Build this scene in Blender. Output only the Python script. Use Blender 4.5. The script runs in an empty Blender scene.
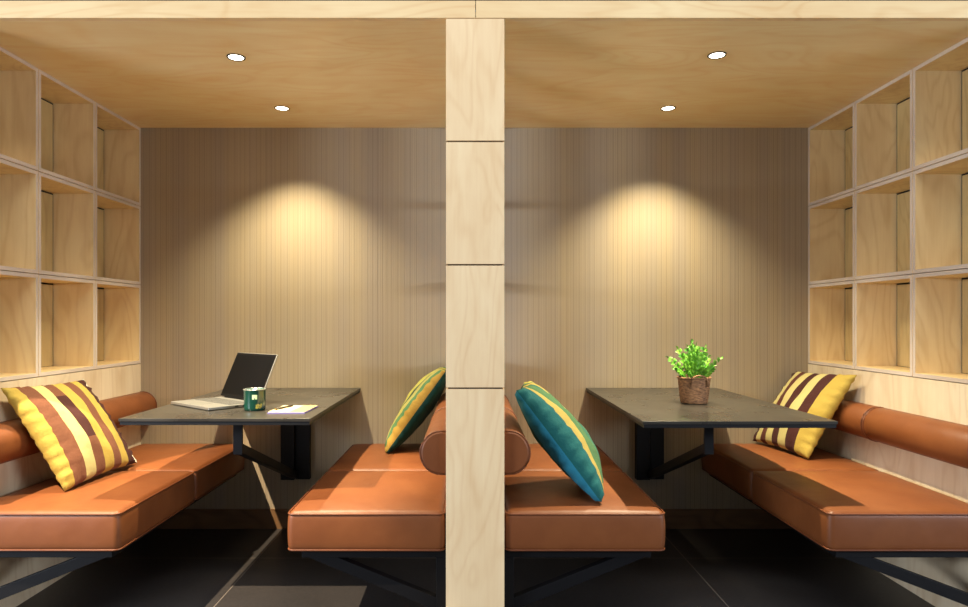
import bpy, bmesh, math, random
from mathutils import Vector, Matrix
random.seed(7)
PI = math.pi
SC = bpy.context.scene
C = SC.collection

# ------------------------------------------------------------------ helpers
def srgb(r, g, b):
    def f(c):
        c /= 255.0
        return c/12.92 if c <= .04045 else ((c+.055)/1.055)**2.4
    return (f(r), f(g), f(b), 1)

class NT:
    """tiny node-tree helper"""
    def __init__(s, name):
        s.m = bpy.data.materials.new(name); s.m.use_nodes = True
        s.t = s.m.node_tree; s.b = s.t.nodes['Principled BSDF']
    def n(s, typ, props=None, **inp):
        nd = s.t.nodes.new(typ)
        for k, v in (props or {}).items(): setattr(nd, k, v)
        for k, v in inp.items():
            k = int(k[1:]) if k[0] == '_' else k.replace('_', ' ')
            s.put(nd.inputs[k], v)
        return nd
    def put(s, sock, v):
        if isinstance(v, bpy.types.NodeSocket): s.t.links.new(v, sock)
        else: sock.default_value = v
    def math(s, op, a, b=0.0):
        return s.n('ShaderNodeMath', {'operation': op}, _0=a, _1=b).outputs[0]
    def mix(s, fac, a, b, blend='MIX'):
        nd = s.n('ShaderNodeMix', {'data_type': 'RGBA', 'blend_type': blend})
        s.put(nd.inputs[0], fac); s.put(nd.inputs[6], a); s.put(nd.inputs[7], b)
        return nd.outputs[2]
    def ramp(s, fac, stops, interp='LINEAR'):
        nd = s.n('ShaderNodeValToRGB'); s.put(nd.inputs[0], fac)
        cr = nd.color_ramp; cr.interpolation = interp
        while len(cr.elements) < len(stops): cr.elements.new(.5)
        for e, (p, c) in zip(cr.elements, stops):
            e.position = p; e.color = c if len(c) == 4 else (*c, 1)
        return nd.outputs[0]
    def bump(s, h, strength=.3, dist=.01):
        nd = s.n('ShaderNodeBump'); nd.inputs['Strength'].default_value = strength
        nd.inputs['Distance'].default_value = dist
        s.t.links.new(h, nd.inputs['Height']); s.t.links.new(nd.outputs[0], s.b.inputs['Normal'])
    def set(s, **k):
        for a, v in k.items(): s.put(s.b.inputs[a.replace('_', ' ')], v)
        return s

def plain(name, col, rough=.5, metal=0, spec=.5):
    t = NT(name); t.set(Base_Color=col, Roughness=rough, Metallic=metal)
    t.b.inputs['Specular IOR Level'].default_value = spec
    return t.m

def birch(name, light, dark, along='z', rough=.45, contrast=1.0):
    t = NT(name)
    tc = t.n('ShaderNodeTexCoord').outputs['Object']
    rnd = t.n('ShaderNodeObjectInfo').outputs['Random']
    off = t.n('ShaderNodeVectorMath', {'operation': 'SCALE'}, _0=(37., 19., 53.)); t.put(off.inputs['Scale'], rnd)
    v = t.n('ShaderNodeVectorMath', {'operation': 'ADD'}, _0=tc, _1=off.outputs[0]).outputs[0]
    sc = {'z': (1.6, 1.6, .45), 'x': (.45, 1.6, 1.6)}[along]
    mp = t.n('ShaderNodeMapping', Vector=v, Scale=sc).outputs[0]
    n1 = t.n('ShaderNodeTexNoise', Vector=mp, Scale=2.6, Detail=2.0, Roughness=.45, Distortion=.7).outputs[0]
    ring = t.math('SINE', t.math('MULTIPLY', n1, 62.0))
    ring = t.math('MULTIPLY_ADD', ring, .5); ring.node.inputs[2].default_value = .5
    blot = t.n('ShaderNodeTexNoise', Vector=mp, Scale=5.0, Detail=4.0, Roughness=.6, Distortion=.4).outputs[0]
    fsc = {'z': (90, 90, 3.), 'x': (3., 90, 90)}[along]
    mp2 = t.n('ShaderNodeMapping', Vector=v, Scale=fsc).outputs[0]
    fib = t.n('ShaderNodeTexNoise', Vector=mp2, Scale=1.5, Detail=2.0).outputs[0]
    f = t.math('ADD', t.math('MULTIPLY', t.math('POWER', ring, 3.0), .16*contrast), t.math('MULTIPLY', blot, .80))
    f = t.math('ADD', f, t.math('MULTIPLY', fib, .20))
    col = t.ramp(f, [(.34, light), (.86, dark)])
    t.set(Base_Color=col, Roughness=rough)
    t.b.inputs['Specular IOR Level'].default_value = .35
    t.bump(fib, .06, .002)
    return t.m

M = {}
M['birch'] = birch('birch_ply', srgb(250, 226, 174), srgb(226, 192, 136))
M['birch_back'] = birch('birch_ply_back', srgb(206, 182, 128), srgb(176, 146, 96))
M['birch_front'] = birch('birch_ply_pale', srgb(252, 226, 182), srgb(232, 196, 148), contrast=.8)
M['birch_beam'] = birch('birch_ply_beam', srgb(250, 224, 174), srgb(230, 192, 138), along='x')
M['birch_wall'] = birch('birch_ply_wall', srgb(232, 214, 182), srgb(208, 182, 146))
M['birch_ceil'] = birch('birch_ply_ceiling', srgb(254, 234, 184), srgb(244, 208, 144), along='x', rough=.32)
M['black'] = plain('shadow_gap_black', srgb(14, 11, 9), .9)
M['dark_outer'] = plain('dark_soffit', srgb(22, 19, 18), .8)
M['steel'] = plain('blackened_steel', srgb(15, 15, 18), .5, 0, .25)
M['steel_dark'] = plain('black_steel_matt', srgb(15, 15, 17), .5, 0, .3)

def ply_edge():
    t = NT('ply_edge')
    tc = t.n('ShaderNodeTexCoord').outputs['Object']
    n = t.n('ShaderNodeTexNoise', Vector=t.n('ShaderNodeMapping', Vector=tc, Scale=(3, 3, 3)).outputs[0], Scale=1.0, Detail=2.0).outputs[0]
    t.set(Base_Color=t.ramp(n, [(.35, srgb(200, 182, 164)), (.65, srgb(222, 206, 188))]), Roughness=.6)
    return t.m
M['edge'] = ply_edge()

def wall_panel():
    t = NT('fine_reeded_wall_panel')
    tc = t.n('ShaderNodeTexCoord').outputs['Object']
    x = t.n('ShaderNodeSeparateXYZ', Vector=tc).outputs[0]
    def lines(scale, off, w):
        vx = t.math('ADD', t.math('MULTIPLY', x, scale), off)
        vo = t.n('ShaderNodeTexVoronoi', {'voronoi_dimensions': '1D', 'feature': 'DISTANCE_TO_EDGE'})
        t.put(vo.inputs['W'], vx); vo.inputs['Scale'].default_value = 1.0
        return t.n('ShaderNodeMapRange', Value=vo.outputs['Distance'], From_Min=0.0, From_Max=w, To_Min=1.0, To_Max=0.0).outputs[0]
    l1 = lines(118., 3.1, .17)
    l2 = lines(34., 11.7, .07)
    reed = t.n('ShaderNodeTexNoise', {'noise_dimensions': '1D'}, W=t.math('MULTIPLY', x, 240.), Scale=1.0, Detail=2.0).outputs[0]
    broad = t.n('ShaderNodeTexNoise', {'noise_dimensions': '1D'}, W=t.math('MULTIPLY', x, 7.), Scale=1.0, Detail=1.0).outputs[0]
    blot = t.n('ShaderNodeTexNoise', Vector=t.n('ShaderNodeMapping', Vector=tc, Scale=(4, 1, .8)).outputs[0], Scale=2., Detail=3.).outputs[0]
    c = t.ramp(broad, [(.3, srgb(188, 170, 136)), (.7, srgb(176, 163, 142))])
    c = t.mix(t.math('MULTIPLY', blot, .35), c, srgb(158, 138, 108))
    c = t.mix(t.math('MULTIPLY', reed, .30), c, srgb(120, 96, 78))
    c = t.mix(t.math('MULTIPLY', l1, .26), c, srgb(92, 72, 60))
    c = t.mix(t.math('MULTIPLY', l2, .34), c, srgb(72, 56, 48))
    t.set(Base_Color=c, Roughness=.5)
    t.b.inputs['Specular IOR Level'].default_value = .4
    h = t.math('SUBTRACT', 1.0, t.math('MAXIMUM', t.math('MULTIPLY', l1, .5), l2))
    t.bump(h, .35, .003)
    return t.m
M['panel'] = wall_panel()

def leather(name, a, b):
    t = NT(name)
    tc = t.n('ShaderNodeTexCoord').outputs['Object']
    n = t.n('ShaderNodeTexNoise', Vector=tc, Scale=7., Detail=4., Roughness=.6).outputs[0]
    g = t.n('ShaderNodeTexVoronoi', Vector=tc, Scale=420.).outputs['Distance']
    soft = t.n('ShaderNodeTexNoise', Vector=tc, Scale=9., Detail=2.).outputs[0]
    t.set(Base_Color=t.ramp(n, [(.3, a), (.7, b)]), Roughness=.47)
    t.b.inputs['Specular IOR Level'].default_value = .4
    h = t.math('ADD', t.math('MULTIPLY', g, .05), soft)
    t.bump(h, .25, .012)
    return t.m
M['leather'] = leather('tan_leather', srgb(128, 74, 38), srgb(116, 64, 32))
M['piping'] = leather('tan_leather_piping', srgb(118, 66, 36), srgb(108, 58, 32))

def floor_mat():
    t = NT('dark_porcelain_tile')
    tc = t.n('ShaderNodeTexCoord').outputs['Object']
    s = t.n('ShaderNodeSeparateXYZ', Vector=tc)
    def grout(v, pitch, off):
        f = t.math('FRACT', t.math('ADD', t.math('MULTIPLY', v, 1/pitch), off))
        d = t.math('MULTIPLY', t.math('ABSOLUTE', t.math('SUBTRACT', f, .5)), pitch)   # distance from line
        return t.n('ShaderNodeMapRange', Value=d, From_Min=.0016, From_Max=.0028, To_Min=1., To_Max=0.).outputs[0]
    gx = grout(s.outputs[0], .984, .5 + 2 - .985/.984 + 0)
    gy = grout(s.outputs[1], .6, .5 + 2 + .44/.6)
    g = t.math('MAXIMUM', gx, gy)
    n = t.n('ShaderNodeTexNoise', Vector=tc, Scale=60., Detail=5., Roughness=.7).outputs[0]
    n2 = t.n('ShaderNodeTexNoise', Vector=tc, Scale=2.5, Detail=3.).outputs[0]
    base = t.ramp(t.math('ADD', t.math('MULTIPLY', n, .5), t.math('MULTIPLY', n2, .5)), [(.35, srgb(52, 49, 48)), (.65, srgb(70, 66, 64))])
    t.set(Base_Color=t.mix(g, base, srgb(128, 118, 108)), Roughness=.42)
    t.b.inputs['Specular IOR Level'].default_value = .4
    t.bump(n, .05, .002)
    return t.m
M['floor'] = floor_mat()

def table_mat():
    t = NT('dark_grey_laminate')
    tc = t.n('ShaderNodeTexCoord').outputs['Object']
    n = t.n('ShaderNodeTexNoise', Vector=tc, Scale=5., Detail=5., Roughness=.6).outputs[0]
    f = t.n('ShaderNodeTexNoise', Vector=tc, Scale=160., Detail=3.).outputs[0]
    c = t.ramp(n, [(.3, srgb(42, 39, 35)), (.7, srgb(60, 56, 49))])
    c = t.mix(t.math('MULTIPLY', f, .3), c, srgb(48, 45, 42))
    t.set(Base_Color=c, Roughness=t.n('ShaderNodeMapRange', Value=n, From_Min=.3, From_Max=.7, To_Min=.24, To_Max=.36).outputs[0])
    t.bump(f, .08, .002)
    return t.m
M['table'] = table_mat()
M['table_edge'] = plain('laminate_edge', srgb(44, 44, 48), .45)

def fabric(name, stops, patch=None):
    """stripes across U; patch = (u0,u1,v0,v1,colour)"""
    t = NT(name)
    uv = t.n('ShaderNodeTexCoord').outputs['UV']
    s = t.n('ShaderNodeSeparateXYZ', Vector=uv)
    c = t.ramp(s.outputs[0], stops, 'CONSTANT')
    if patch:
        u0, u1, v0, v1, pc = patch
        a = t.math('MULTIPLY', t.math('GREATER_THAN', s.outputs[0], u0), t.math('LESS_THAN', s.outputs[0], u1))
        b = t.math('MULTIPLY', t.math('GREATER_THAN', s.outputs[1], v0), t.math('LESS_THAN', s.outputs[1], v1))
        c = t.mix(t.math('MULTIPLY', a, b), c, pc)
    tc = t.n('ShaderNodeTexCoord').outputs['Object']
    n = t.n('ShaderNodeTexNoise', Vector=tc, Scale=22., Detail=4., Roughness=.6).outputs[0]
    w = t.n('ShaderNodeTexNoise', Vector=tc, Scale=500., Detail=1.).outputs[0]
    c = t.mix(t.math('MULTIPLY', n, .25), c, t.mix(1.0, c, (.62, .58, .55, 1), 'MULTIPLY'))
    t.set(Base_Color=c, Roughness=.8)
    t.b.inputs['Sheen Weight'].default_value = .03
    t.b.inputs['Specular IOR Level'].default_value = .2
    t.bump(t.math('ADD', n, t.math('MULTIPLY', w, .15)), .45, .012)
    return t.m
YEL, PALE, BRN, DRK = srgb(182, 156, 72), srgb(198, 185, 122), srgb(118, 74, 52), srgb(70, 36, 32)
M['fab_left'] = fabric('fabric_yellow_brown_left', [(0, YEL), (.09, BRN), (.23, PALE), (.35, BRN), (.475, YEL), (.60, BRN), (.715, YEL), (.84, DRK)],
                       (.35, .475, .36, .82, DRK))
M['fab_right'] = fabric('fabric_yellow_brown_right', [(0, YEL), (.19, DRK), (.34, PALE), (.48, DRK), (.585, PALE), (.70, srgb(92, 50, 40)), (.79, PALE), (.90, DRK)])
TEAL, BLUE, GRN, LIME = srgb(24, 92, 92), srgb(40, 124, 150), srgb(74, 112, 72), srgb(168, 160, 76)
M['fab_teal'] = fabric('fabric_teal_stripe', [(0, TEAL), (.13, srgb(170, 150, 78)), (.23, GRN), (.42, srgb(52, 104, 84)), (.56, YEL), (.70, GRN), (.84, LIME)])
M['fab_teal_back'] = fabric('fabric_teal_plain', [(0, BLUE), (.16, srgb(30, 92, 84)), (.5, srgb(34, 84, 66))])
M['fab_green'] = fabric('fabric_green_yellow', [(0, srgb(156, 124, 52)), (.07, GRN), (.16, srgb(160, 152, 84)), (.27, srgb(52, 72, 46)), (.33, LIME), (.62, srgb(52, 72, 46)), (.68, LIME), (.85, GRN)])
M['fab_green_back'] = fabric('fabric_dark_teal_plain', [(0, srgb(18, 66, 62)), (.5, srgb(18, 66, 62))])
M['white_cord'] = plain('white_cotton_piping', srgb(232, 224, 200), .8)
M['silver'] = plain('silver_aluminium', srgb(138, 136, 130), .35, .55)
M['keys'] = plain('grey_keys', srgb(70, 68, 64), .7)
M['screen'] = plain('switched_off_screen', srgb(6, 6, 7), .5, 0, .1)
M['bezel'] = plain('black_bezel', srgb(8, 8, 9), .5, 0, .15)
M['port'] = plain('dark_port', srgb(18, 18, 18), .6)
M['mug'] = plain('green_enamel', srgb(13, 62, 50), .18)
M['mug_rim'] = plain('steel_rim', srgb(200, 200, 190), .25, .7)
M['mug_logo'] = plain('pale_print', srgb(196, 226, 170), .5)
M['mug_logo2'] = plain('ochre_print', srgb(170, 160, 60), .5)
M['coffee'] = plain('coffee', srgb(40, 22, 12), .15)
M['paper'] = plain('cream_paper', srgb(196, 180, 140), .8)
M['paper_shading'] = plain('yellowish_paper_shading', srgb(200, 166, 88), .8)  # yellowish shading on the notepad page, put into a colour
M['pad_edge'] = plain('lavender_cover', srgb(140, 128, 190), .6)
M['pen'] = plain('dark_pen', srgb(60, 52, 40), .35)
M['gold'] = plain('brass_tip', srgb(180, 150, 80), .3, .8)
M['soil'] = plain('potting_soil', srgb(42, 30, 22), .95)

def leafmat():
    t = NT('fresh_green_leaf')
    tc = t.n('ShaderNodeTexCoord').outputs['Object']
    n = t.n('ShaderNodeTexNoise', Vector=tc, Scale=38., Detail=2.).outputs[0]
    t.set(Base_Color=t.ramp(n, [(.3, srgb(58, 128, 34)), (.7, srgb(140, 196, 70))]), Roughness=.4)
    t.b.inputs['Subsurface Weight'].default_value = .12
    t.b.inputs['Subsurface Radius'].default_value = (.01, .02, .005)
    return t.m
M['leaf'] = leafmat()
def basketmat():
    t = NT('woven_brown_basket')
    tc = t.n('ShaderNodeTexCoord').outputs['Object']
    n = t.n('ShaderNodeTexNoise', Vector=t.n('ShaderNodeMapping', Vector=tc, Scale=(1, 1, 2.5)).outputs[0], Scale=70., Detail=3.).outputs[0]
    t.set(Base_Color=t.ramp(n, [(.3, srgb(92, 60, 38)), (.7, srgb(172, 128, 88))]), Roughness=.75)
    t.bump(n, .5, .004)
    return t.m
M['basket'] = basketmat()
def emis(name, col, st):
    t = NT(name); t.set(Base_Color=(1, 1, 1, 1)); t.put(t.b.inputs['Emission Color'], col)
    t.b.inputs['Emission Strength'].default_value = st
    return t.m
M['lamp'] = emis('lit_lamp', (1, .9, .74, 1), 9.0)

# ---- mesh building (all shapes given in world coordinates)
def new(): return bmesh.new()
def box(bm, x0, x1, y0, y1, z0, z1, mi=0, faces=None):
    """faces: {'-x','+x','-y','+y','-z','+z': material index}"""
    x0, x1 = min(x0, x1), max(x0, x1); y0, y1 = min(y0, y1), max(y0, y1)
    v = [bm.verts.new(p) for p in ((x0,y0,z0),(x1,y0,z0),(x1,y1,z0),(x0,y1,z0),(x0,y0,z1),(x1,y0,z1),(x1,y1,z1),(x0,y1,z1))]
    for k, idx in {'-z': (3,2,1,0), '+z': (4,5,6,7), '-y': (0,1,5,4), '+x': (1,2,6,5), '+y': (2,3,7,6), '-x': (3,0,4,7)}.items():
        f = bm.faces.new([v[i] for i in idx]); f.material_index = (faces or {}).get(k, mi)
    return v
def prism(bm, pts, y0, y1, mi=0):
    """polygon pts in (x,z), extruded along y"""
    a = [bm.verts.new((x, y0, z)) for x, z in pts]; b = [bm.verts.new((x, y1, z)) for x, z in pts]
    n = len(pts)
    bm.faces.new(a).material_index = mi; bm.faces.new(b[::-1]).material_index = mi
    for i in range(n):
        bm.faces.new((a[(i+1) % n], a[i], b[i], b[(i+1) % n])).material_index = mi
def tube(bm, pts, r, seg=8, closed=False, cap=True):
    pts = [Vector(p) for p in pts]; n = len(pts); rings = []
    for i, p in enumerate(pts):
        a = pts[(i-1) % n] if (closed or i > 0) else p
        b = pts[(i+1) % n] if (closed or i < n-1) else p
        t = (b-a).normalized()
        up = Vector((0, 0, 1)) if abs(t.z) < .9 else Vector((1, 0, 0))
        s = t.cross(up).normalized(); u = s.cross(t)
        rr = r[i] if isinstance(r, (list, tuple)) else r
        rings.append([bm.verts.new(p + (s*math.cos(2*PI*k/seg) + u*math.sin(2*PI*k/seg))*rr) for k in range(seg)])
    for i in range(n if closed else n-1):
        A, B = rings[i], rings[(i+1) % n]
        for k in range(seg):
            f = bm.faces.new((A[k], A[(k+1) % seg], B[(k+1) % seg], B[k])); f.smooth = True
    if cap and not closed:
        bm.faces.new(rings[0][::-1]); bm.faces.new(rings[-1])
def lathe(bm, prof, cx, cy, seg=32, mi=0, smooth=True):
    rings = [[bm.verts.new((cx+r*math.cos(2*PI*k/seg), cy+r*math.sin(2*PI*k/seg), z)) for k in range(seg)] if r > 1e-6
             else bm.verts.new((cx, cy, z)) for r, z in prof]
    for A, B in zip(rings, rings[1:]):
        for k in range(seg):
            k2 = (k+1) % seg
            if isinstance(A, list) and isinstance(B, list): f = bm.faces.new((A[k], A[k2], B[k2], B[k]))
            elif isinstance(A, list): f = bm.faces.new((A[k], A[k2], B))
            elif isinstance(B, list): f = bm.faces.new((A, B[k2], B[k]))
            else: continue
            f.smooth = smooth; f.material_index = mi

def wloc(o):
    v = Vector((0, 0, 0))
    while o: v += o.location; o = o.parent
    return v
def obj(name, bm, mats, parent=None, loc=None, bevel=0, recalc=True):
    if recalc: bmesh.ops.recalc_face_normals(bm, faces=bm.faces)
    me = bpy.data.meshes.new(name); bm.to_mesh(me); bm.free()
    for m in (mats if isinstance(mats, (list, tuple)) else [mats]): me.materials.append(m)
    o = bpy.data.objects.new(name, me); C.objects.link(o)
    if parent:
        me.transform(Matrix.Translation(-wloc(parent))); o.parent = parent
    elif loc:
        me.transform(Matrix.Translation(-Vector(loc))); o.location = loc
    if bevel:
        b = o.modifiers.new('bevel', 'BEVEL'); b.width = bevel; b.segments = 2; b.limit_method = 'ANGLE'
    return o
def tag(o, label, cat, group=None):
    o['label'] = label; o['category'] = cat
    if group: o['group'] = group
    return o
def thing(name, loc, label, cat, group=None):
    o = bpy.data.objects.new(name, None); C.objects.link(o); o.location = loc; o.empty_display_size = .1
    return tag(o, label, cat, group)
def struct(name, bm, mats, **k):
    o = obj(name, bm, mats, **k); o['kind'] = 'structure'; return o

# ------------------------------------------------------------------ layout
XL, XR = -1.7405, 1.777          # side wall faces
PL, PR = -.084, .112             # partition faces
H = 2.11                         # booth ceiling
YF = -1.274                      # front plane
ROW = [.868, 1.282, 1.696, 2.11]
COL = [0, -.424, -.828, -1.236]
D = .1935

# floor
bm = new(); box(bm, -5, 5, -6.5, .05, -.1, 0); struct('floor', bm, M['floor'])
# back wall
bm = new(); box(bm, -2.1, 2.1, 0, .06, 0, 2.6); struct('wall_back', bm, M['panel'])
# booth ceiling
bm = new(); box(bm, XL-D-.06, XR+D+.06, -1.2502, 0, H, H+.03); struct('ceiling', bm, M['birch_ceil'])
# lower side walls
bm = new(); box(bm, XL-D-.06, XL, -1.236, 0, 0, .866); box(bm, XL-D-.06, XL-D-.001, -1.236, 0, .866, 2.109); struct('wall_left', bm, M['birch_wall'])
bm = new(); box(bm, XR, XR+D+.06, -1.236, 0, 0, .866); box(bm, XR+D+.001, XR+D+.06, -1.236, 0, .866, 2.109); struct('wall_right', bm, M['birch_wall'])
# baseboard: plywood, its shade put into the darker colour
bm = new(); box(bm, XL, PL, -.012, 0, 0, .102); box(bm, PR, XR, -.012, 0, 0, .102)
struct('baseboard_back', bm, birch('baseboard_ply_shaded', srgb(136, 102, 68), srgb(98, 70, 46), along='x'))
# front beam in two lengths
bm = new(); box(bm, -5, .0145, YF, -1.2505, H, 2.168); struct('trim_1', bm, M['birch_beam'], bevel=.001)
bm = new(); box(bm, .0165, 5, YF, -1.2505, H, 2.168); struct('trim_2', bm, M['birch_beam'], bevel=.001)
# dark bulkhead above the booths
bm = new(); box(bm, -5, 5, -1.24, -1.2, 2.171, 3.2); struct('wall_upper', bm, M['dark_outer'])
# wall flanking the booths, left and right of what the frame shows
bm = new(); box(bm, -5, XL-D-.002, -1.25, -1.237, 0, 2.109); struct('wall_front_left', bm, M['birch_wall'])
bm = new(); box(bm, XR+D+.002, 5, -1.25, -1.237, 0, 2.109); struct('wall_front_right', bm, M['birch_wall'])

# ------------------------------------------------------------------ shelving
T = .0150
def compartment(parent, xo, s, j, i, open_through=False):
    """xo: open face x; s: direction (+1/-1) the box goes away from the booth"""
    g = .0014
    y1, y0 = COL[j]-g, COL[j+1]+g
    z0, z1 = ROW[i]+g, ROW[i+1]-g
    xi, xb = xo, xo+s*D
    bm = new()
    fe = {('-x' if s > 0 else '+x'): 1}
    if open_through: fe = {'-x': 1, '+x': 1}
    box(bm, xi, xb, y0, y1, z0, z0+T, 0, fe); box(bm, xi, xb, y0, y1, z1-T, z1, 0, fe)
    box(bm, xi, xb, y0, y0+T, z0+T, z1-T, 0, fe); box(bm, xi, xb, y1-T, y1, z0+T, z1-T, 0, fe)
    c = obj('compartment', bm, [M['birch'], M['edge']], parent)
    if not open_through:
        bm = new(); gg = .008
        xp = xb - s*.012
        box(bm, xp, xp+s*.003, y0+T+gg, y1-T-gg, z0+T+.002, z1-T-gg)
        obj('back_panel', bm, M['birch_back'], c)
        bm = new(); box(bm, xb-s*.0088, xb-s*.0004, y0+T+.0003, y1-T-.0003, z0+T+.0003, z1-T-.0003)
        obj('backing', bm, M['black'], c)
    return c
def facing(parent, x0, x1):
    zs = [0] + ROW
    for a, b in zip(zs, zs[1:]):
        bm = new(); box(bm, x0, x1, YF, -1.239, a+.0025, b-.0025)
        obj('facing_panel', bm, M['birch_front'], parent, bevel=.0012)
    bm = new(); box(bm, x0+.006, x1-.006, -1.262, -1.2385, 0.001, H-.001)
    obj('facing_core', bm, M['black'], parent)
un = thing('shelf_unit', (XL-D/2, -.62, .868), 'birch plywood wall of open square shelf boxes above the left-hand bench', 'shelf', 'plywood shelf walls')
for j in range(3):
    for i in range(3): compartment(un, XL, -1, j, i)
facing(un, XL-D, XL)
un = thing('shelf_unit', (XR+D/2, -.62, .868), 'birch plywood wall of open square shelf boxes above the right-hand bench', 'shelf', 'plywood shelf walls')
for j in range(3):
    for i in range(3): compartment(un, XR, 1, j, i)
facing(un, XR, XR+D)
pt = thing('partition', ((PL+PR)/2, -.62, 0), 'pale birch plywood divider between the two booths, its front a column of stacked panels', 'partition')
for j in range(3):
    for i in range(3): compartment(pt, PL, 1, j, i, True)
    
bm = new(); box(bm, PL, PR, -1.236, 0, 0, .866); obj('base_panel', bm, M['birch_wall'], pt)
facing(pt, PL, PR)

# ------------------------------------------------------------------ benches
def axis(h, r, n=6, inner=7):
    """coordinates from -h to h, dense in the corners"""
    a = [-h + r*(1-math.cos(PI/2*k/n)) for k in range(n)]
    b = [-h+r + (2*h-2*r)*k/inner for k in range(inner+1)]
    return a + b + [-v for v in reversed(a)]
def rounded(bm, c, h, r, crown=0, inner=7):
    ax = [axis(h[i], r, 5, inner) for i in range(3)]
    cache = {}
    def vert(p):
        q = Vector([max(-(h[i]-r), min(h[i]-r, p[i])) for i in range(3)])
        d = Vector(p)-q
        if d.length > 1e-9: d = d.normalized()*r
        w = q+d
        k = tuple(round(x, 5) for x in w)
        if k not in cache:
            e = (1-abs(w.x/h[0])**3.5)*(1-abs(w.y/h[1])**3.5)
            if w.z > 0: w = w + Vector((0, 0, crown*e*(w.z/h[2])))
            # gentle sag of the sides
            f = (1-(w.z/h[2])**2 if abs(w.z) < h[2] else 0)
            w.x += math.copysign(.004*f*(abs(w.x)/h[0])**3, w.x); w.y += math.copysign(.004*f*(abs(w.y)/h[1])**3, w.y)
            cache[k] = bm.verts.new(Vector(c)+w)
        return cache[k]
    for a in range(3):
        b, d = (a+1) % 3, (a+2) % 3
        for s in (-1, 1):
            for i in range(len(ax[b])-1):
                for j in range(len(ax[d])-1):
                    vs = []
                    for u, v in ((i, j), (i+1, j), (i+1, j+1), (i, j+1)):
                        p = [0, 0, 0]; p[a] = s*h[a]; p[b] = ax[b][u]; p[d] = ax[d][v]
                        w = vert(p)
                        if w not in vs: vs.append(w)
                    if len(vs) >= 3:
                        try: bm.faces.new(vs).smooth = True
                        except ValueError: pass
def loop_path(cx, cy, hx, hy, r, z, n=6):
    pts = []
    for qx, qy, a0 in ((1, 1, 0), (-1, 1, PI/2), (-1, -1, PI), (1, -1, 3*PI/2)):
        for k in range(n+1):
            a = a0+PI/2*k/n
            pts.append((cx+qx*(hx-r)+r*math.cos(a), cy+qy*(hy-r)+r*math.sin(a), z))
    return pts
def dshape(s, depth, r, n=14):
    """D profile in (offset from wall, z)"""
    pts = [(0, -r)]
    flat = depth-r*.96 if depth > r*.96 else 0
    for k in range(n+1):
        a = -PI/2+PI*k/n
        pts.append((flat+(depth-flat)*math.cos(a), r*math.sin(a)))
    pts.append((0, r))
    return pts
def bench(label, xw, s, xe, rolls):
    """xw: wall x, s: +1 when the seat extends to +x, xe: seat edge"""
    t = thing('bench', ((xw+xe)/2, -.63, 0), label, 'bench', 'tan leather booth benches')
    g = .003
    cx, hx = (xw+xe)/2 + s*.001, abs(xe-xw)/2-.002
    for y0, y1 in ((-1.262, -.632), (-.630, -.004)):
        cy, hy = (y0+y1)/2, (y1-y0)/2-.0005
        bm = new(); rounded(bm, (cx, cy, .3795), (hx-.004, hy-.004, .0695), .022, .010)
        c = obj('seat_cushion', bm, M['leather'], t)
        for z in (.310+.0095, .449-.0085):
            bm = new(); tube(bm, loop_path(cx, cy, hx-.0035, hy-.0035, .021, z), .0034, 6, True)
            obj('piping', bm, M['piping'], c)
    # bolster rolls on the wall
    zc, r, dp = .646, .0735, .088
    prof = dshape(s, dp, r)
    for y0, y1 in ((-1.25, -.634), (-.630, -.006)):
        bm = new()
        secs = [(y0, .90), (y0+.003, .965), (y0+.010, 1.0), (y0+.2, 1.003), (y1-.2, 1.003), (y1-.010, 1.0), (y1-.003, .965), (y1, .90)]
        rg = [[bm.verts.new((xw+s*(.0006+o*(k if o > .0 else 1)), y, zc+z*k)) for o, z in prof] for y, k in secs]
        for A, B in zip(rg, rg[1:]):
            for i in range(len(A)):
                bm.faces.new((A[i], A[(i+1) % len(A)], B[(i+1) % len(B)], B[i])).smooth = True
        bm.faces.new(rg[0]); bm.faces.new(rg[-1][::-1])
        b = obj('backrest_roll', bm, M['leather'], t)
        for y in (y0+.006, y1-.006):
            bm = new(); tube(bm, [(xw+s*(.001+o), y, zc+z) for o, z in prof], .0028, 6)
            obj('piping', bm, M['piping'], b)
    # steel frame
    bm = new()
    a, b = xw+s*.001, xe-s*.045
    box(bm, a, b, -1.225, -1.185, .283, .3085); box(bm, a, b, -.05, -.015, .283, .3085)
    box(bm, b-s*.04, b, -1.185, -.015, .283, .3085)
    box(bm, a, a+s*.04, -1.185, -.015, .283, .3085)
    obj('seat_frame', bm, M['steel'], t, bevel=.001)
    for y0, y1 in ((-1.225, -1.185), (-.05, -.015)):
        bm = new()
        box(bm, a, a+s*.034, y0, y1, .0005, .2825)
        x0, z0, x1, z1 = a+s*.034, .100, b-s*.02, .2825
        prism(bm, [(x0, z0), (x0, z0+.044), (x1-s*.10, z1), (x1, z1)], y0+.004, y1-.004)
        obj('wall_bracket', bm, M['steel'], t, bevel=.001)
    return t
bench('leftmost tan leather wall bench, yellow and brown striped cushion at its near end', XL, 1, -1.185, 0)
bench('tan leather bench left of the central divider, yellow and green cushion at its far end', PL, -1, -.625, 0)
bench('tan leather bench right of the central divider, teal cushion at its near end', PR, 1, .662, 0)
bench('rightmost tan leather wall bench, yellow and dark brown striped cushion in its back corner', XR, -1, 1.205, 0)

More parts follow.
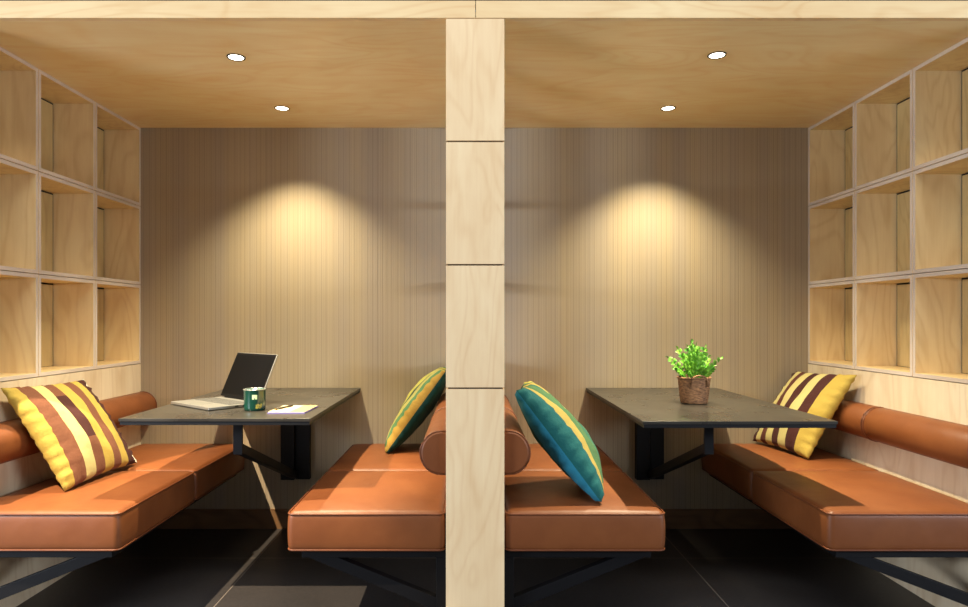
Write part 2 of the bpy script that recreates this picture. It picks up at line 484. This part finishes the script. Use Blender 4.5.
# ------------------------------------------------------------------ tables
def table(label, x0, x1, yf, xc):
    t = thing('table', ((x0+x1)/2, yf/2, .264), label, 'table', 'dark wall-hung booth tables')
    bm = new()
    box(bm, x0, x1, yf, -.002, .7285, .740, 0, {'-x': 1, '+x': 1, '-z': 1})
    obj('tabletop', bm, [M['table'], M['table_edge']], t, bevel=.0015)
    bm = new(); box(bm, x0+.004, x1-.004, yf+.003, -.003, .716, .728)
    obj('under_tray', bm, M['steel_dark'], t)
    bm = new()
    box(bm, xc-.0735, xc-.004, -.045, -.002, .264, .7155)
    box(bm, xc+.001, xc+.0735, -.030, -.002, .264, .7155)
    box(bm, xc-.004, xc+.001, -.025, -.002, .268, .712)
    obj('wall_post', bm, M['steel_dark'], t, bevel=.0015)
    ys = -.885
    bm = new(); box(bm, xc-.018, xc+.018, ys-.006, ys+.006, .568, .7155)
    obj('hanger', bm, M['steel'], t, bevel=.001)
    bm = new(); box(bm, xc-.018, xc+.018, ys+.006, -.03, .696, .7155)
    obj('rail', bm, M['steel_dark'], t)
    bm = new()
    a = Vector((xc, ys+.006, .590)); b = Vector((xc, -.046, .290)); n = Vector((0, .3, .84)).normalized()*.018
    vs = []
    for sx in (-.017, .017):
        for p in (a-n, a+n, b+n, b-n):
            vs.append(bm.verts.new(p+Vector((sx, 0, 0))))
    for f in ((0,1,2,3), (7,6,5,4), (0,4,5,1), (1,5,6,2), (2,6,7,3), (3,7,4,0)): bm.faces.new([vs[i] for i in f])
    obj('brace', bm, M['steel_dark'], t, bevel=.001)
    return t
table('dark grey table hung on the left booth back wall, laptop and mug on it', -1.278, -.582, -1.095, -.917)
table('dark grey table hung on the right booth back wall, potted plant on it', .606, 1.293, -1.160, .936)

# ------------------------------------------------------------------ downlights
for x, y, lab in ((-.905, -.942, 'round recessed ceiling downlight, nearer one of the left booth'),
                  (-.903, -.327, 'round recessed ceiling downlight near the back wall of the left booth'),
                  (.940, -.962, 'round recessed ceiling downlight, nearer one of the right booth'),
                  (.942, -.327, 'round recessed ceiling downlight near the back wall of the right booth')):
    t = thing('downlight', (x, y, H), lab, 'downlight', 'recessed downlights')
    bm = new(); lathe(bm, [(.0285, H-.0005), (.0290, H-.003), (.0335, H-.0035), (.035, H-.002), (.035, H-.0002)], x, y, 40)
    obj('trim_ring', bm, M['steel_dark'], t)
    bm = new(); lathe(bm, [(0, H-.0015), (.0284, H-.0015)], x, y, 40)
    obj('lamp_lens', bm, M['lamp'], t)
    L = bpy.data.lights.new('downlight_beam', 'SPOT'); L.energy = 112 if y > -.5 else 230
    L.color = (1, .88, .60); L.spot_size = math.radians(104 if y > -.5 else 88); L.spot_blend = 1.0; L.shadow_soft_size = .014
    lo = bpy.data.objects.new('downlight_beam', L); C.objects.link(lo); lo.location = (x, y, H-.012)

# ------------------------------------------------------------------ cushions
def cushion(name, label, bl, br, tr, tl, mf, mb, bf, bb, cord=None, seed=0, pinch=.05):
    """corners: bottom-near, bottom-far, top-far, top-near. front bulge bf, back bulge bb. u: near->far"""
    rs = random.Random(seed)
    P = [Vector(p) for p in (bl, br, tr, tl)]
    ce = sum(P, Vector())/4
    nrm = ((P[1]-P[0]).cross(P[3]-P[0])).normalized()
    N = 36
    ph = [rs.uniform(0, 6) for _ in range(8)]
    def pt(u, v, side):
        # pinched outline: edges bow inwards between the corners
        uu = u - pinch*(2*u-1)*math.sin(PI*v)*abs(2*u-1)*.5*1.0
        vv = v - pinch*(2*v-1)*math.sin(PI*u)*abs(2*v-1)*.5*1.0
        p = (P[0]*(1-uu)+P[1]*uu)*(1-vv) + (P[3]*(1-uu)+P[2]*uu)*vv
        a = max(0, 4*u*(1-u)); b = max(0, 4*v*(1-v))
        h = (a**.36)*(b**.36)*.80 + .20*a*b
        edge = min(u, 1-u, v, 1-v)
        w = math.exp(-edge*13)*(1 if edge > 0 else 0)
        h += w*.09*(math.sin(v*58+ph[0])+.6*math.sin(v*91+ph[1])) * (1 if min(u, 1-u) < min(v, 1-v) else 0)
        h += w*.07*(math.sin(u*52+ph[2])+.6*math.sin(u*83+ph[3])) * (1 if min(v, 1-v) <= min(u, 1-u) else 0)
        h += .07*math.sin(7*u+5*v+ph[4])*a*b + .045*math.sin(13*u-9*v+ph[5])*a*b + .025*math.sin(17*u+23*v+ph[6])*a*b
        return p + nrm*(h*(bf if side > 0 else -bb))
    bm = new(); uvl = bm.loops.layers.uv.new('UVMap')
    ts = [.5-.5*math.cos(PI*(i/N)) for i in range(N+1)]
    ts = [.6*(i/N)+.4*t for i, t in enumerate(ts)]
    rim = {}
    for side in (1, -1):
        g = {}
        for i, u in enumerate(ts):
            for j, v in enumerate(ts):
                if i in (0, N) or j in (0, N):
                    if (i, j) not in rim: rim[i, j] = bm.verts.new(pt(u, v, 1))
                    g[i, j] = rim[i, j]
                else: g[i, j] = bm.verts.new(pt(u, v, side))
        for i in range(N):
            for j in range(N):
                idx = [(i, j), (i+1, j), (i+1, j+1), (i, j+1)]
                if side < 0: idx = idx[::-1]
                f = bm.faces.new([g[k] for k in idx]); f.smooth = True
                f.material_index = 0 if side > 0 else 1
                for lp, k in zip(f.loops, idx): lp[uvl].uv = (ts[k[0]], ts[k[1]])
    lo = min(p.z for p in P)
    if cord:
        t = thing(name, (ce.x, ce.y, lo), label, 'cushion', 'striped scatter cushions')
        obj('cover', bm, [mf, mb], t, recalc=False)
        b2 = new(); path = [pt(1, v, 1)+nrm*.004+(P[1]-P[0]).normalized()*.002 for v in ts]
        tube(b2, path, .0035, 6); obj('piping', b2, cord, t)
    else:
        t = obj(name, bm, [mf, mb], loc=(ce.x, ce.y, lo), recalc=False)
        tag(t, label, 'cushion', 'striped scatter cushions')
    return t
cushion('cushion', 'square yellow and brown striped cushion leaning on the leftmost bench, white piped edge',
        (-1.500, -1.050, .464), (-1.485, -.560, .464), (-1.700, -.600, .835), (-1.712, -1.085, .850), M['fab_left'], M['fab_left'], .075, .035, M['white_cord'], 3)
cushion('cushion', 'square yellow and dark brown striped cushion in the back corner of the rightmost bench',
        (1.535, -.480, .464), (1.475, -.020, .464), (1.700, -.030, .830), (1.745, -.500, .850), M['fab_right'], M['fab_right'], -.070, -.035, None, 5)
cushion('cushion', 'yellow and green striped cushion leaning on the bench left of the central divider',
        (-.405, -.350, .464), (-.390, -.020, .464), (-.125, -.020, .850), (-.120, -.370, .855), M['fab_green'], M['fab_green_back'], -.078, -.058, None, 8)
cushion('cushion', 'teal and yellow striped cushion leaning on the bench right of the central divider',
        (.452, -1.200, .464), (.500, -.790, .464), (.215, -.800, .845), (.158, -1.180, .852), M['fab_teal'], M['fab_teal_back'], .092, .066, None, 11)

# ------------------------------------------------------------------ laptop
def frame_pts(o, u, v, w):
    o, u, v, w = map(Vector, (o, u, v, w))
    return lambda a, b, c: o+u*a+v*b+w*c
def obox(bm, F, a0, a1, b0, b1, c0, c1, mi=0):
    vs = [bm.verts.new(F(*p)) for p in ((a0,b0,c0),(a1,b0,c0),(a1,b1,c0),(a0,b1,c0),(a0,b0,c1),(a1,b0,c1),(a1,b1,c1),(a0,b1,c1))]
    for idx in ((3,2,1,0), (4,5,6,7), (0,1,5,4), (1,2,6,5), (2,3,7,6), (3,0,4,7)):
        bm.faces.new([vs[i] for i in idx]).material_index = mi
u = Vector((.762, -.648, 0)).normalized(); v = Vector((.648, .762, 0)).normalized()
hc = Vector((-1.002, -.632, .7415))
lt = thing('laptop', (-1.065, -.72, .7405), 'open silver laptop with a black screen on the left booth table', 'laptop')
F = frame_pts(hc, u, v, (0, 0, 1))
bm = new(); obox(bm, F, -.158, .158, -.222, 0.004, .001, .0125)
lb = obj('base', bm, M['silver'], lt, bevel=.002)
bm = new()
for r in range(5):
    for k in range(14):
        w = .0205
        a = -.1435+k*w
        obox(bm, F, a+.0012, a+w-.0012, -.035-r*.0185-.0165, -.035-r*.0185, .0125, .0138)
obj('keyboard', bm, M['keys'], lb)
bm = new(); obox(bm, F, -.048, .048, -.208, -.145, .0124, .0128); obj('touchpad', bm, plain('touchpad_silver', srgb(120, 118, 112), .4, .4), lb)
bm = new()
for a0, a1 in ((-.20, -.185), (-.165, -.150), (-.135, -.120)):
    obox(bm, F, .1578, .1584, a0+.09, a1+.09, .004, .0095)
obj('port', bm, M['port'], lb)
th = math.radians(24)
wv = v*math.sin(th)+Vector((0, 0, 1))*math.cos(th); nv = v*math.cos(th)-Vector((0, 0, 1))*math.sin(th)
G = frame_pts(hc+Vector((0, 0, .0145)), u, wv, nv)
bm = new(); obox(bm, G, -.158, .158, 0, .212, .0, .006); ld = obj('lid', bm, M['silver'], lt, bevel=.0015)
bm = new(); obox(bm, G, -.156, .156, .003, .2095, -.0012, -.0001); obj('bezel', bm, M['bezel'], ld)
bm = new(); obox(bm, G, -.150, .150, .016, .200, -.0018, -.0013); obj('screen', bm, M['screen'], ld)
bm = new(); tube(bm, [G(-.12, .0, .003), G(.12, .0, .003)], .0045, 10); obj('hinge', bm, M['bezel'], lt)

# ------------------------------------------------------------------ mug
mx, my, mz = -.857, -.868, .7405
mg = thing('mug', (mx, my, mz), 'dark green enamel mug with a small pale logo, beside the laptop', 'mug')
bm = new(); lathe(bm, [(0, mz), (.037, mz), (.0405, mz+.003), (.0415, mz+.012), (.0415, mz+.080), (.0425, mz+.0825), (.0395, mz+.0825), (.0395, mz+.006), (0, mz+.005)], mx, my, 48)
bd = obj('body', bm, M['mug'], mg)
bm = new(); tube(bm, [(mx+.0422*math.cos(2*PI*k/40), my+.0422*math.sin(2*PI*k/40), mz+.0825) for k in range(40)], .0017, 6, True)
obj('rim', bm, M['mug_rim'], bd)
bm = new(); lathe(bm, [(0, mz+.058), (.0393, mz+.058)], mx, my, 32); obj('coffee', bm, M['coffee'], mg)
bm = new()
tube(bm, [(mx+.006, my+.040, mz+.068), (mx+.008, my+.060, mz+.069), (mx+.009, my+.069, mz+.058), (mx+.009, my+.069, mz+.034), (mx+.008, my+.060, mz+.021), (mx+.006, my+.040, mz+.018)], .0038, 8)
obj('handle', bm, M['mug'], mg)
def decal(name, mat, a0, a1, z0, z1, parent, holes=()):
    bm = new(); n = 10; m = 6; r = .04185
    for i in range(n):
        for j in range(m):
            if (i, j) in holes: continue
            q = []
            for ii, jj in ((i, j), (i+1, j), (i+1, j+1), (i, j+1)):
                a = math.radians(a0+(a1-a0)*ii/n); z = z0+(z1-z0)*jj/m
                q.append(bm.verts.new((mx+r*math.cos(a), my+r*math.sin(a), mz+z)))
            bm.faces.new(q)
    obj(name, bm, mat, parent, recalc=False)
decal('logo', M['mug_logo'], 274, 300, .046, .064, bd, {(4, 0), (5, 0), (4, 1)})
decal('logo_print', M['mug_logo2'], 292, 326, .010, .028, bd, {(0, 5), (1, 5), (5, 5), (6, 5), (2, 4), (9, 0), (8, 0), (0, 3), (7, 5), (3, 2), (6, 1), (6, 2), (4, 0)})

# ------------------------------------------------------------------ notepad and pen
np_ = thing('notepad', (-.705, -.88, .7405), 'cream notepad with a lavender edge on the left booth table', 'notepad')
F = frame_pts((-.775, -.972, .7407), Vector((1, -.0, 0)), Vector((.03, 1, 0)).normalized(), (0, 0, 1))
bm = new(); obox(bm, F, 0, .142, 0, .196, 0, .004); obj('cover', bm, M['pad_edge'], np_)
bm = new(); obox(bm, F, .002, .140, .003, .194, .0041, .0066); obj('pages', bm, M['paper'], np_)
bm = new(); obox(bm, F, .085, .1385, .006, .192, .0067, .0071); obj('shading_patch', bm, M['paper_shading'], np_)  # thin patch painting the yellowish shading on the pad's right part
pn = thing('pen', (-.74, -.89, .7478), 'slim dark pen lying across the cream notepad', 'pen')
A, B = Vector((-.762, -.935, .7515)), Vector((-.722, -.812, .7515))
bm = new(); tube(bm, [A+(B-A)*.12, A+(B-A)*.5, B], .0036, 10); obj('barrel', bm, M['pen'], pn)
bm = new(); tube(bm, [A, A+(B-A)*.05, A+(B-A)*.12], [.0006, .002, .0034], 10); obj('tip', bm, M['gold'], pn)

# ------------------------------------------------------------------ potted plant
px, py, pz = .957, -.650, .7405
pp = thing('potted_plant', (px, py, pz), 'small bright green leafy plant in a brown woven basket on the right booth table', 'plant')
bm = new(); rows, seg = 26, 72
def brad(h): return .054+.013*(h**.75)
rg = []
for i in range(rows+1):
    h = i/rows
    ring = []
    for k in range(seg):
        a = 2*PI*k/seg
        w = .0016*math.sin(k*PI/2+(i % 2)*PI)*(1 if i % 1 == 0 else 0)+.0012*math.sin(h*rows*PI)
        r = brad(h)+w
        ring.append(bm.verts.new((px+r*math.cos(a), py+r*math.sin(a), pz+.002+h*.108)))
    rg.append(ring)
inner = [[bm.verts.new((px+(brad(h)-.006)*math.cos(2*PI*k/seg), py+(brad(h)-.006)*math.sin(2*PI*k/seg), pz+.002+h*.108)) for k in range(seg)] for h in (1, .7)]
for A_, B_ in list(zip(rg, rg[1:])) + [(rg[-1], inner[0]), (inner[0], inner[1])]:
    for k in range(seg):
        bm.faces.new((A_[k], A_[(k+1) % seg], B_[(k+1) % seg], B_[k])).smooth = True
bm.faces.new(rg[0][::-1])
bk = obj('basket', bm, M['basket'], pp)
bm = new(); tube(bm, [(px+.067*math.cos(2*PI*k/48), py+.067*math.sin(2*PI*k/48), pz+.110+.0008*math.sin(k*2.2)) for k in range(48)], .0042, 8, True)
obj('basket_rim', bm, M['basket'], bk)
for s in (-1, 1):
    bm = new()
    pts = []
    for k in range(13):
        f = k/12; a = (-PI/2 if s < 0 else PI/2)+(f-.5)*1.15
        hh = .106 + .017*math.sin(PI*f) - (.0 if 0 < k < 12 else .03)
        r = .0705
        pts.append((px+r*math.cos(a), py+r*math.sin(a), pz+hh))
    tube(bm, pts, .0034, 8); obj('basket_handle', bm, M['basket'], bk)
bm = new(); lathe(bm, [(0, pz+.096), (.059, pz+.094)], px, py, 32); obj('soil', bm, M['soil'], pp)
def leaflet(bm, p, d, nrm, L, W):
    s = d.cross(nrm).normalized(); n = 6
    mid = []; lf = []; rt = []
    for i in range(n+1):
        f = i/n
        w = W*math.sin(PI*min(1, f*.94+.06))**.75*(1 if f < 1 else 0)
        c = p+d*(L*f)+nrm*(L*.18*math.sin(PI*f)-L*.12*f*f)
        mid.append(bm.verts.new(c-nrm*.0008)); lf.append(bm.verts.new(c+s*w+nrm*w*.25)); rt.append(bm.verts.new(c-s*w+nrm*w*.25))
    for i in range(n):
        bm.faces.new((mid[i], mid[i+1], lf[i+1], lf[i])).smooth = True
        bm.faces.new((rt[i], rt[i+1], mid[i+1], mid[i])).smooth = True
rs = random.Random(21)
fr = []
for k in range(7): fr.append((k*2*PI/7+.4, rs.uniform(.08, .26), rs.uniform(.125, .165)))
for k in range(9): fr.append((k*2*PI/9, rs.uniform(.35, .65), rs.uniform(.10, .135)))
for k in range(8): fr.append((k*2*PI/8+.2, rs.uniform(.7, 1.1), rs.uniform(.06, .085)))
fr += [(PI*.98, .95, .125), (-.05, .95, .125), (PI*.9, .5, .145), (.35, .4, .150), (1.8, .1, .165)]
for az, lean, L in fr:
    bm = new()
    o = Vector((px+math.cos(az)*.022*lean*1.6, py+math.sin(az)*.022*lean*1.6, pz+.094))
    pts = []; d0 = Vector((math.cos(az), math.sin(az), 0)); cur = o.copy(); ns = 12
    for i in range(ns+1):
        f = i/ns; an = lean*(.35+.75*f)
        pts.append(cur.copy()); cur = cur + (d0*math.sin(an)+Vector((0, 0, 1))*math.cos(an))*L/ns
    tube(bm, pts, [.0016*(1-.6*i/ns) for i in range(ns+1)], 5)
    tw = rs.uniform(0, PI)
    for i in range(3, ns+1, 2):
        t_ = (pts[min(i+1, ns)]-pts[i-1]).normalized()
        sd = t_.cross(Vector((math.sin(tw), math.cos(tw), .3))).normalized(); up = sd.cross(t_).normalized()
        sz = 1-.35*abs(i/ns-.55)*2
        for sg in (-1, 1):
            dd = (sd*sg+t_*.55+up*rs.uniform(-.1, .35)).normalized()
            nn = up if abs(dd.dot(up)) < .95 else t_
            nn = (nn-dd*nn.dot(dd)).normalized()
            leaflet(bm, pts[i], dd, nn, .0235*sz*rs.uniform(.85, 1.15), .0108*sz)
    leaflet(bm, pts[-1], (pts[-1]-pts[-2]).normalized(), sd, .018, .006)
    obj('frond', bm, M['leaf'], pp, recalc=False)

# ------------------------------------------------------------------ lights of the open room in front, plus an added fill
def aim(o, target):
    o.rotation_euler = (Vector(target)-o.location).to_track_quat('-Z', 'Y').to_euler()
def area(name, loc, tgt, size, e, col):
    L = bpy.data.lights.new(name, 'AREA'); L.shape = 'RECTANGLE'; L.size, L.size_y = size; L.energy = e; L.color = col
    o = bpy.data.objects.new(name, L); C.objects.link(o); o.location = loc; aim(o, tgt)
    return o
area('window_daylight_left_low', (-4.4, -4.0, .7), (1.2, 0, .4), (1.2, .8), 40, (.80, .88, 1))
area('window_daylight_left', (-4.2, -3.9, 1.62), (.8, 0, 1.4), (1.6, .45), 120, (.80, .88, 1))
area('window_daylight_right', (4.2, -3.9, 1.62), (-.8, 0, 1.4), (1.6, .45), 95, (.80, .88, 1))
area('front_fill', (0, -3.9, 4.4), (0, -1.27, 1.2), (3.4, 1.0), 68, (1, .92, .80))  # added fill for column and beam, high so the beam shades the booths
L = bpy.data.lights.new('room_spot', 'SPOT'); L.energy = 700; L.color = (1, .82, .58); L.spot_size = math.radians(42); L.spot_blend = .35; L.shadow_soft_size = .012
o = bpy.data.objects.new('room_spot', L); C.objects.link(o); o.location = (-2.01, -1.958, 2.59); aim(o, (-1.05, -.80, 0))

w = bpy.data.worlds.new('world'); SC.world = w; w.use_nodes = True
bg = w.node_tree.nodes['Background']; bg.inputs[0].default_value = (.62, .70, .82, 1); bg.inputs[1].default_value = .25

# ------------------------------------------------------------------ camera
cam = bpy.data.cameras.new('camera'); co = bpy.data.objects.new('camera', cam); C.objects.link(co)
co.location = (0, -3.5, 1.097); co.rotation_euler = (PI/2, 0, 0)
cam.sensor_width = 36; cam.lens = 664/968*36; cam.shift_x = 13/968; cam.shift_y = 16.5/968
SC.camera = co
SC.view_settings.view_transform = 'Standard'
SC.view_settings.look = 'None'
SC.view_settings.exposure = .16
